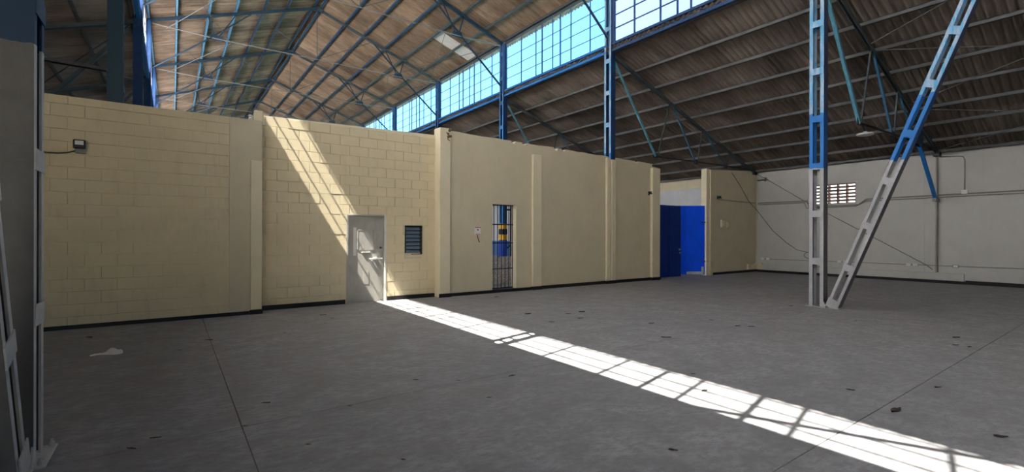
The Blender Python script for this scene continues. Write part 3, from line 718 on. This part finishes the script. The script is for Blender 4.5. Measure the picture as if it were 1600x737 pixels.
m.tube([(dx(210), DF - 0.045, dz(385)), (dx(225), DF - 0.05, dz(392))], 0.014)
m.build('latch_bar', M['white_plastic'], leaf)
MB().bbox(dx(232), dx(262), DF - 0.03, DF, dz(385), dz(368), 0.004).build('latch_keeper', M['white_plastic'], leaf)
MB().tube([(dx(288), DF, dz(293)), (dx(288), DF - 0.04, dz(293))], 0.024, 10).build('lock_knob', M['dark_steel'], leaf)
MB().bbox(DX0 - 0.01, DX1 + 0.01, TM - 0.03, TM + 0.14, 0.0, 0.012, 0.003).build('threshold', M['door_grey'], d1)

# ------------------------------------------------------------------ louvre window
win_no[0] += 1
wv = empty('window_%d' % win_no[0], ((VX0 + VX1) / 2, TM, VZ0), label='small black framed louvre window with blue glass slats beside the grey door', cat='window', kind='structure')
m = MB()
for bx in ((VX0, VX0 + 0.03, VZ0, VZ1), (VX1 - 0.05, VX1, VZ0, VZ1), (VX0, VX1, VZ1 - 0.025, VZ1), (VX0, VX1, VZ0, VZ0 + 0.02)): m.box(bx[0], bx[1], TM - 0.004, TM + 0.09, bx[2], bx[3])
m.build('frame', M['black_plastic'], wv)
MB().box(VX0, VX1, TM + 0.10, TM + 0.11, VZ0, VZ1).build('dark_backing', M['dark_steel'], wv)
n = 7
for i in range(n):
    z = VZ0 + 0.03 + (VZ1 - VZ0 - 0.06) * i / n; h = (VZ1 - VZ0 - 0.06) / n
    MB().bar((VX0 + 0.035, TM + 0.035, z + h * 0.5), (VX1 - 0.055, TM + 0.035, z + h * 0.5), h * 0.86, 0.006, (0, 0.42, 1)).build('glass_slat', M['louvre_glass'], wv)
    MB().box(VX1 - 0.05, VX1 - 0.02, TM - 0.012, TM + 0.02, z + h * 0.4, z + h * 0.7).build('slat_clip', M['dark_steel'], wv)
MB().bbox(VX0 - 0.01, VX1 - 0.03, TM - 0.025, TM + 0.05, VZ0 - 0.09, VZ0 - 0.002, 0.006).build('sill', M['cream_plaster'], wv)

# ------------------------------------------------------------------ barred opening
d4 = empty('door_2', ((OX0 + OX1) / 2, TR + 0.15, OZ0), label='barred steel gate in the narrow opening of the plastered wall', cat='gate', kind='structure')
gy = TR + 0.15
for i in range(7):
    x = OX0 + 0.03 + (OX1 - OX0 - 0.06) * i / 6
    MB().box(x - 0.008, x + 0.008, gy - 0.008, gy + 0.008, OZ0, OZ1).build('bar', M['grille'], d4)
for z in (OZ0 + 0.02, 0.66, 1.40, 1.93, OZ1 - 0.02):
    MB().box(OX0 + 0.005, OX1 - 0.005, gy - 0.012, gy + 0.012, z - 0.014, z + 0.014).build('cross_bar', M['grille'], d4)
MB().box(OX0 - 0.03, OX0 + 0.006, TR - 0.008, TR + 0.215, OZ0, OZ1 + 0.02).build('reveal_trim', M['cream_plaster'], d4)
MB().box(OX1 - 0.014, OX1 + 0.01, TR - 0.004, TR + 0.215, OZ0 + 0.001, OZ1 - 0.001).build('reveal_trim', M['cream_light'], d4)
MB().box(OX0, OX1, TR - 0.02, TR + 0.21, OZ0 - 0.03, OZ0).build('threshold', M['concrete'], d4)
# things in the yard beyond it
hp = []
random.seed(3)
nx, ny = 44, 32
hv = []
for j in range(ny + 1):
    for i in range(nx + 1):
        u, v = i / nx * 2 - 1, j / ny * 2 - 1
        r = min(1, math.hypot(u, v)); h = 0.80 * max(0.0, 1 - r ** 2.2)
        hv.append((10.3 + u * 2.7, 14.6 + v * 2.0, h + (0.05 * random.random() if r < 0.98 else 0)))
hf = [(j * (nx + 1) + i, j * (nx + 1) + i + 1, (j + 1) * (nx + 1) + i + 1, (j + 1) * (nx + 1) + i) for j in range(ny) for i in range(nx)]
MB().add(hv, hf).build('gravel_heap', M['gravel'], label='heap of grey gravel behind the barred opening', cat='gravel', kind='stuff')
m = MB()
o = empty('steel_frame', (13.0, 19.2, 0), label='dark upright steel posts beside the banded column behind the barred opening', cat='frame')
for x in (13.35, 13.75, 14.4): MB().tube([(x, 19.2, 0), (x, 19.2, 4.3)], 0.05, 8).build('post', M['grille'], o)
MB().tube([(13.2, 19.2, 2.9), (14.5, 19.2, 2.9)], 0.04, 8).build('rail', M['grille'], o)
MB().tube([(13.35, 19.15, 0.9), (14.5, 19.15, 1.7)], 0.04, 8).build('rail', M['grille'], o)

# ------------------------------------------------------------------ blue double gate
def gate_leaf(name, hinge, ang, width, hgt, mat, label, flip):
    """leaf that hangs at 'hinge' and reaches along +x turned by ang"""
    o = empty(name, (hinge[0], hinge[1], 0.03), label=label, cat='gate', kind='structure')
    o.rotation_euler = (0, 0, ang)
    def part(nm, mt, *boxes):
        m = MB()
        for b in boxes: m.bbox(b[0] + hinge[0], b[1] + hinge[0], b[2] + hinge[1], b[3] + hinge[1], b[4] + 0.03, b[5] + 0.03, 0.003)
        return m.build(nm, mt, o)
    f = -1 if not flip else 1                                     # local side that faces the hall
    lo, hi = sorted((0.0, -f * 0.04))
    for i in range(2):
        x0_, x1_ = width * i / 2 + 0.02, width * (i + 1) / 2 - 0.0
        for j, (za_, zb_) in enumerate(((0.02, hgt * 0.34), (hgt * 0.345, hgt * 0.66), (hgt * 0.665, hgt - 0.02))):
            part('sheet_panel', mat, (x0_ + 0.003, x1_ - 0.003, lo, hi, za_, zb_))
    k0_, k1_ = sorted((-f * 0.02, -f * 0.045))
    part('backing_sheet', mat, (0.01, width - 0.01, k0_, k1_, 0.01, hgt - 0.01))
    b0, b1 = sorted((-f * 0.0, f * 0.012))
    part('frame', mat, (0, 0.04, b0, b1, 0, hgt), (width - 0.04, width, b0, b1, 0, hgt), (0.04, width - 0.04, b0, b1, hgt - 0.04, hgt))
    for z in (0.55, 2.15):
        h0, h1 = sorted((f * 0.012, f * 0.04))
        part('hinge', M['dark_steel'], (-0.10, 0.16, h0, h1, z - 0.025, z + 0.025))
    return o, part
o, part = gate_leaf('door_3', (14.70, TR + 0.10), 0.0, 1.50, 2.76, M['gate_dark_blue'], 'darker blue leaf of the double gate, closed beside the plastered wall', False)
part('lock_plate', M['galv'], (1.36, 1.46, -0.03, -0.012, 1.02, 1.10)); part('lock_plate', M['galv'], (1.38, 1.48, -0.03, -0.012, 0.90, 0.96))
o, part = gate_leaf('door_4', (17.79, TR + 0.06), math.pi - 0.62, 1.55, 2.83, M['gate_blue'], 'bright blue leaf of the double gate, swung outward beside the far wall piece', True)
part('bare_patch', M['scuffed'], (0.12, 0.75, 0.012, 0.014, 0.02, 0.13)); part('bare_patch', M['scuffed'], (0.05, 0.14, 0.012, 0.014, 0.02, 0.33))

# ------------------------------------------------------------------ breeze block vent in the side wall
win_no[0] += 1
vv = empty('window_%d' % win_no[0], (WR, (VY0 + VY1) / 2, VZa), label='breeze block vent with rows of bright slits high in the beige wall', cat='vent', kind='structure')
ncol, nrow = 5, 6
cw_, rh = (VY1 - VY0) / ncol, (VZb - VZa) / nrow
random.seed(5)
vb = MB(); t_ = 0.022
wv_, hv_ = cw_ / 2 - 0.002, rh / 2 - 0.002
vb.box(0.0, 0.16, -wv_, wv_, -hv_, -hv_ + 0.037).box(0.0, 0.16, -wv_, wv_, hv_ - 0.037, hv_)
vb.box(0.0, 0.16, -wv_, -wv_ + t_, -hv_, hv_).box(0.0, 0.16, wv_ - t_, wv_, -hv_, hv_)
vm = bpy.data.meshes.new('vent_block'); vm.from_pydata(vb.v, [], vb.f)
M['vent'] = paint('reddish_breeze_block', (0.34, 0.22, 0.19), 0.2, 0.85)
vm.materials.append(M['vent']); vm.update()
for i in range(ncol):
    for j in range(nrow):
        link('vent_block', vm, vv, (WR + 0.02, VY0 + (i + 0.5) * cw_, VZa + (j + 0.5) * rh))
m = MB()
for bx in ((VY0 - 0.05, VY1 + 0.05, VZb, VZb + 0.04), (VY0 - 0.05, VY1 + 0.05, VZa - 0.05, VZa)): m.box(WR - 0.03, WR + 0.01, *bx)
m.build('lintel_and_sill', M['beige'], vv)

# ------------------------------------------------------------------ conduits, cables and boxes on the side wall
def pipe(name, pts, r, mat, label, cat='pipe', group=None, n=6): return MB().tube(pts, r, n).build(name, mat, label=label, cat=cat, group=group)
xw = WR - 0.025
pipe('conduit', [(xw, TR - 0.11, 3.13), (xw, 8.9, 3.11), (xw, VY1 + 0.1, 2.86), (xw, VY0 - 0.1, 2.86), (xw, VY0 - 0.35, 3.06), (xw, 4.0, 3.07), (xw, -3.0, 3.10)], 0.022, M['galv'],
     'upper grey conduit running along the beige wall past the vent')
pipe('conduit', [(xw, TR - 0.11, 3.05), (xw, 9.02, 3.04), (xw, 8.94, 2.80), (xw, VY0, 2.80), (xw, VY0 - 0.35, 2.98), (xw, 4.0, 2.99), (xw, -3.0, 3.02)], 0.016, M['cable'],
     'thin dark conduit just below the grey conduit on the beige wall')
pipe('conduit', [(xw, 10.7, 0.585), (xw, 7.9, 0.60), (xw, 5.6, 0.60), (xw, -3.0, 0.63)], 0.013, M['galv'], 'low thin conduit linking the sockets on the beige wall')
pipe('drain_pipe', [(xw - 0.035, 4.72, 0.37), (xw - 0.035, 4.72, 4.38)], 0.024, M['cable'], 'vertical grey pipe under the knee brace on the beige wall', n=8)
pipe('conduit', [(xw, 4.66, 4.40), (xw, 4.2, 4.36), (xw, 4.07, 4.33), (xw, 4.03, 4.22), (xw, 4.03, 3.17)], 0.018, M['galv'], 'bent grey conduit dropping to a white junction box on the beige wall')
pipe('hanging_cable', [(xw - 0.045, 11.0, 4.45), (xw - 0.045, 10.6, 4.20), (xw - 0.045, 8.88, 3.02), (xw - 0.045, 6.9, 1.78), (xw - 0.045, 5.0, 0.60), (xw - 0.045, 4.85, 0.45)], 0.012, M['cable'],
     'long straight cable slanting down the beige wall behind the column', 'cable')
loop = [(xw - 0.02, 8.85 + 0.17 * math.cos(a), 0.82 + 0.13 * math.sin(a)) for a in [2.2 - i * 0.42 for i in range(16)]]
pipe('hanging_cable', [(19.7, TR - 0.02, 4.36), (20.3, TR - 0.07, 3.83), (21.0, TR - 0.07, 3.2), (xw - 0.10, TR - 0.14, 2.75), (xw - 0.01, 10.32, 1.87), (xw - 0.01, 9.75, 1.35), (xw - 0.01, 9.31, 1.03)] + loop,
     0.014, M['cable'], 'drooping cable ending in a loose coil in the far corner', 'cable')
pipe('hanging_cable', [(21.05, TR - 0.02, 4.45), (21.05, TR - 0.02, 3.6), (21.06, TR - 0.02, 3.3)], 0.014, M['cream_plaster'], 'cream coated cable hanging straight down beside the far corner', 'cable')
pipe('conduit', [(18.70, TR - 0.024, 3.165), (19.5, TR - 0.024, 3.15), (21.68, TR - 0.024, 3.13)], 0.02, M['galv'], 'short conduit across the wall piece beside the blue gate')
pipe('corner_pipe', [(xw - 0.03, TR - 0.05, 0.4), (xw - 0.03, TR - 0.05, 4.5)], 0.026, M['cream_plaster'], 'cream pipe standing upright in the far corner', n=8)
def wall_box(y, z, w, h, mat, label, group=None):
    o = empty('socket_box', (WR, y, z), label=label, cat='socket', group=group)
    bx_ = MB().bbox(WR - 0.05, WR - 0.001, y - w / 2, y + w / 2, z - h / 2, z + h / 2, 0.006).build('box', mat, o)
    MB().bbox(WR - 0.057, WR - 0.05, y - w / 2 + 0.015, y + w / 2 - 0.015, z - h / 2 + 0.012, z + h / 2 - 0.012, 0.002).build('cover_plate', M['white_plastic'], bx_)
for i, y in enumerate((10.75, 10.52, 7.72, 7.5, 5.52, 5.33, 4.25)): wall_box(y, 0.60, 0.15, 0.10, M['white_plastic'] if y != 4.25 else M['galv'], '%s socket box from the far corner on the low conduit' % ORD[i + 1], 'sockets on the low conduit')
wall_box(4.03, 3.13, 0.16, 0.14, M['white_plastic'], 'white junction box under the bent conduit')
# bracket lamps and switch boxes
def bracket(x, z, label):
    o = empty('bracket_lamp', (x, TR, z), label=label, cat='lamp')
    MB().bbox(x - 0.04, x + 0.04, TR - 0.02, TR, z - 0.07, z + 0.07, 0.005).build('back_plate', M['black_plastic'], o)
    MB().tube([(x, TR - 0.02, z), (x - 0.06, TR - 0.16, z + 0.04), (x - 0.14, TR - 0.22, z + 0.04), (x - 0.20, TR - 0.22, z)], 0.018, 8).build('arm', M['black_plastic'], o)
    MB().lathe([(0.03, 0.06), (0.075, 0.0), (0.07, -0.03)], (x - 0.20, TR - 0.22, z - 0.03), 12).build('lamp_head', M['black_plastic'], o)
bracket(14.12, 3.17, 'black bracket lamp beside the pilaster left of the blue gate')
bracket(18.62, 3.24, 'black bracket lamp on the wall piece right of the blue gate')
for x0_, x1_, z0_, z1_, lb in ((18.86, 19.10, 2.0, 2.32, 'cream switch box on the wall piece beside the blue gate'), (19.30, 19.42, 1.98, 2.22, 'narrow cream switch box next to the larger one')):
    o = empty('switch_box', (x0_, TR, z0_), label=lb, cat='switch')
    MB().bbox(x0_, x1_, TR - 0.06, TR - 0.001, z0_, z1_, 0.006).build('box', M['cream_plaster'], o)
    MB().bbox(x0_ + 0.02, x1_ - 0.02, TR - 0.068, TR - 0.06, z0_ + 0.04, z1_ - 0.04, 0.003).build('cover_plate', M['cream_light'], o)
o = empty('wall_spigot', (WR, 10.8, 4.1), label='short dark pipe bracket high in the far corner of the beige wall', cat='bracket')
MB().tube([(WR - 0.03, 11.05, 4.17), (WR - 0.08, 10.62, 4.17)], 0.025, 8).build('arm', M['dark_steel'], o)
MB().tube([(WR - 0.08, 10.62, 4.10), (WR - 0.08, 10.62, 4.26)], 0.035, 8).build('end_piece', M['dark_steel'], o)

# round lamp under the aisle truss
o = empty('pendant_lamp', (14.95, T0, 4.30), label='flat round white lamp hanging under the aisle truss', cat='lamp')
MB().lathe([(0.04, 0.10), (0.07, 0.05), (0.19, 0.045), (0.20, 0.02)], (14.95, T0, 4.30), 28).build('housing', M['white_plastic'], o, smooth=True)
MB().lathe([(0.195, 0.02), (0.19, 0.0), (0.1, -0.008)], (14.95, T0, 4.30), 28).build('diffuser', M['diffuser'], o, smooth=True)
MB().tube([(14.95, T0, 4.40), (14.75, T0, 4.56)], 0.012).build('hanger', M['dark_steel'], o)

# floodlight on the left wall
o = empty('floodlight', (-1.26, TL, 3.08), label='black floodlight with pale lens mounted on the dim block wall', cat='lamp')
fh = MB().bbox(-1.35, -1.19, TL - 0.14, TL - 0.08, 3.06, 3.21, 0.012).build('housing', M['black_plastic'], o)
MB().bbox(-1.325, -1.215, TL - 0.146, TL - 0.139, 3.12, 3.19, 0.004).build('lens', M['diffuser'], fh)
m = MB().box(-1.33, -1.32, TL - 0.11, TL, 3.10, 3.13).box(-1.22, -1.21, TL - 0.11, TL, 3.10, 3.13); m.build('yoke', M['dark_steel'], o)
MB().bbox(-1.33, -1.2, TL - 0.08, TL - 0.001, 2.985, 3.07, 0.008).build('junction_box', M['galv'], o)
MB().tube([(-1.33, TL - 0.03, 3.03), (-1.42, TL - 0.03, 2.99), (-1.55, TL - 0.03, 2.965), (-1.68, TL - 0.03, 2.965), (-1.9, TL - 0.03, 3.0)], 0.011).build('cable', M['dark_steel'], o)

# notice and its cord on the plastered wall
o = empty('wall_notice', (6.81, TR, 1.6), label='small white notice with red print hung on the plastered wall', cat='sign')
MB().bbox(6.715, 6.905, TR - 0.02, TR - 0.001, 1.63, 1.87, 0.004).build('plate', M['white_plastic'], o)
m = MB()
for i in range(5): m.box(6.725 + i * 0.036, 6.751 + i * 0.036, TR - 0.022, TR - 0.020, 1.815, 1.855)
m.box(6.74, 6.88, TR - 0.022, TR - 0.020, 1.64, 1.655)
m.build('red_print', M['red'], o)
MB().box(6.79, 6.83, TR - 0.022, TR - 0.020, 1.75, 1.785).build('black_mark', M['black_plastic'], o)
MB().tube([(6.80, TR - 0.012, 1.625), (6.81, TR - 0.02, 1.54), (6.85, TR - 0.015, 1.46), (6.875, TR - 0.01, 1.43)], 0.012).build('cord', M['rust'], o)

# pipe and cables along the top of the walls
pipe('wall_top_cable', [(1.15, TL + 0.1, 3.97), (1.28, TL + 0.1, 4.0), (1.36, TL + 0.12, 4.14), (1.55, TM + 0.1, 4.16), (3.0, TM + 0.12, 4.20), (4.6, TM + 0.12, 4.23), (5.3, TM + 0.12, 4.26), (5.6, TM + 0.25, 4.42), (5.75, TM + 0.4, 4.5)],
     0.02, M['truss_grey'], 'dark cable lying along the top of the block wall', 'cable')
o = empty('insulator', (1.30, TL + 0.05, 3.95), label='white insulator beside the post stub on the block wall', cat='insulator')
MB().lathe([(0.03, 0), (0.045, 0.03), (0.03, 0.05), (0.045, 0.08), (0.03, 0.10)], (1.30, TL + 0.05, 3.95), 10).build('body', M['white_plastic'], o)

# ------------------------------------------------------------------ litter on the floor
p = ground(167, 553)
random.seed(11)
nx, ny = 22, 10; v = []; f = []
for j in range(ny + 1):
    for i in range(nx + 1):
        u, w2 = i / nx, j / ny * 2 - 1
        half = 0.075 * math.sin(math.pi * min(1, 0.12 + u * 0.9)) ** 0.6 * (0.45 + 0.75 * u)
        h = (0.006 + 0.075 * math.exp(-((u - 0.66) / 0.2) ** 2) + 0.03 * math.exp(-((u - 0.95) / 0.08) ** 2)) * (1 - abs(w2) ** 2.5)
        h += 0.012 * math.sin(9 * u + 3 * w2) * (1 - abs(w2)) + 0.008 * random.random() * (1 - abs(w2))
        v.append(Vector((p.x - 0.17 + 0.34 * u, p.y + w2 * half - 0.02 + 0.05 * math.sin(5 * u), max(0.003, h))))
for j in range(ny):
    for i in range(nx): f.append((j * (nx + 1) + i, j * (nx + 1) + i + 1, (j + 1) * (nx + 1) + i + 1, (j + 1) * (nx + 1) + i))
MB().add(v, f).build('plastic_bag', M['paper'], label='crumpled white plastic bag on the floor before the dim block wall', cat='litter')
def leaf_mesh(seed):
    r = random.Random(seed); n = 6; v = []; f = []
    for i in range(n + 1):
        u = i / n; wd = 0.22 * math.sin(math.pi * (0.06 + 0.9 * u)) * r.uniform(0.8, 1.15)
        zc = 0.16 * (u - 0.5) ** 2 * r.uniform(0.6, 1.4)
        for s in (-1, 0, 1): v.append((u - 0.5, s * wd, zc + 0.12 * abs(s) * r.uniform(0.5, 1.2)))
    for i in range(n):
        for s in (0, 1): f.append((i * 3 + s, i * 3 + s + 1, i * 3 + s + 4, i * 3 + s + 3))
    for i in range(n): f.append((i * 3, i * 3 + 3, i * 3 + 5, i * 3 + 2))        # flat underside
    zmin = min(q[2] for q in v); v = [(a, b, c - zmin + 0.002) for a, b, c in v]
    me = bpy.data.meshes.new('dry_leaf'); me.from_pydata(v, [], f); me.materials.append(M['leaf']); me.update(); return me
LM = [leaf_mesh(s) for s in range(5)]
spots = [(825,490,.16),(862,503,.13),(888,490,.12),(909,487,.16),(907,497,.13),(1018,505,.13),(1041,527,.18),(1112,500,.10),(1153,509,.13),(1174,510,.12),(1236,478,.13),
         (1494,527,.16),(1493,539,.10),(1515,542,.12),(1400,641,.20),(1329,609,.09),(1466,605,.10),(1564,682,.12),(1338,501,.08),(1101,610,.10),(1083,584,.07),
         (416,629,.09),(482,694,.05),(630,718,.05),(800,587,.11),(764,621,.06),(650,593,.07),(547,634,.05),(716,594,.06),(327,531,.12),(418,629,.05),(382,665,.06),
         (243,684,.09),(205,701,.10),(140,527,.16),(280,547,.07),(505,492,.15),(519,497,.08),(776,464,.14),(600,487,.07),(1052,703,.08),(883,487,.05),(927,489,.06),(445,520,.06),
         (65,718,.05),(508,505,.06),(478,503,.05),(1028,438,.14)]
for i, (x, y, L) in enumerate(spots):
    q = ground(x, y); o = link('dry_leaf', LM[i % 5], None, (q.x, q.y, 0.0)); o.scale = (L * 0.85, L * random.uniform(0.7, 1.1), L * 0.55); o.rotation_euler = (0, 0, -YAW + random.uniform(-0.6, 0.6))
    tag(o, 'small dry dark leaf lying on the concrete floor', 'leaf', 'dry leaves on the floor')
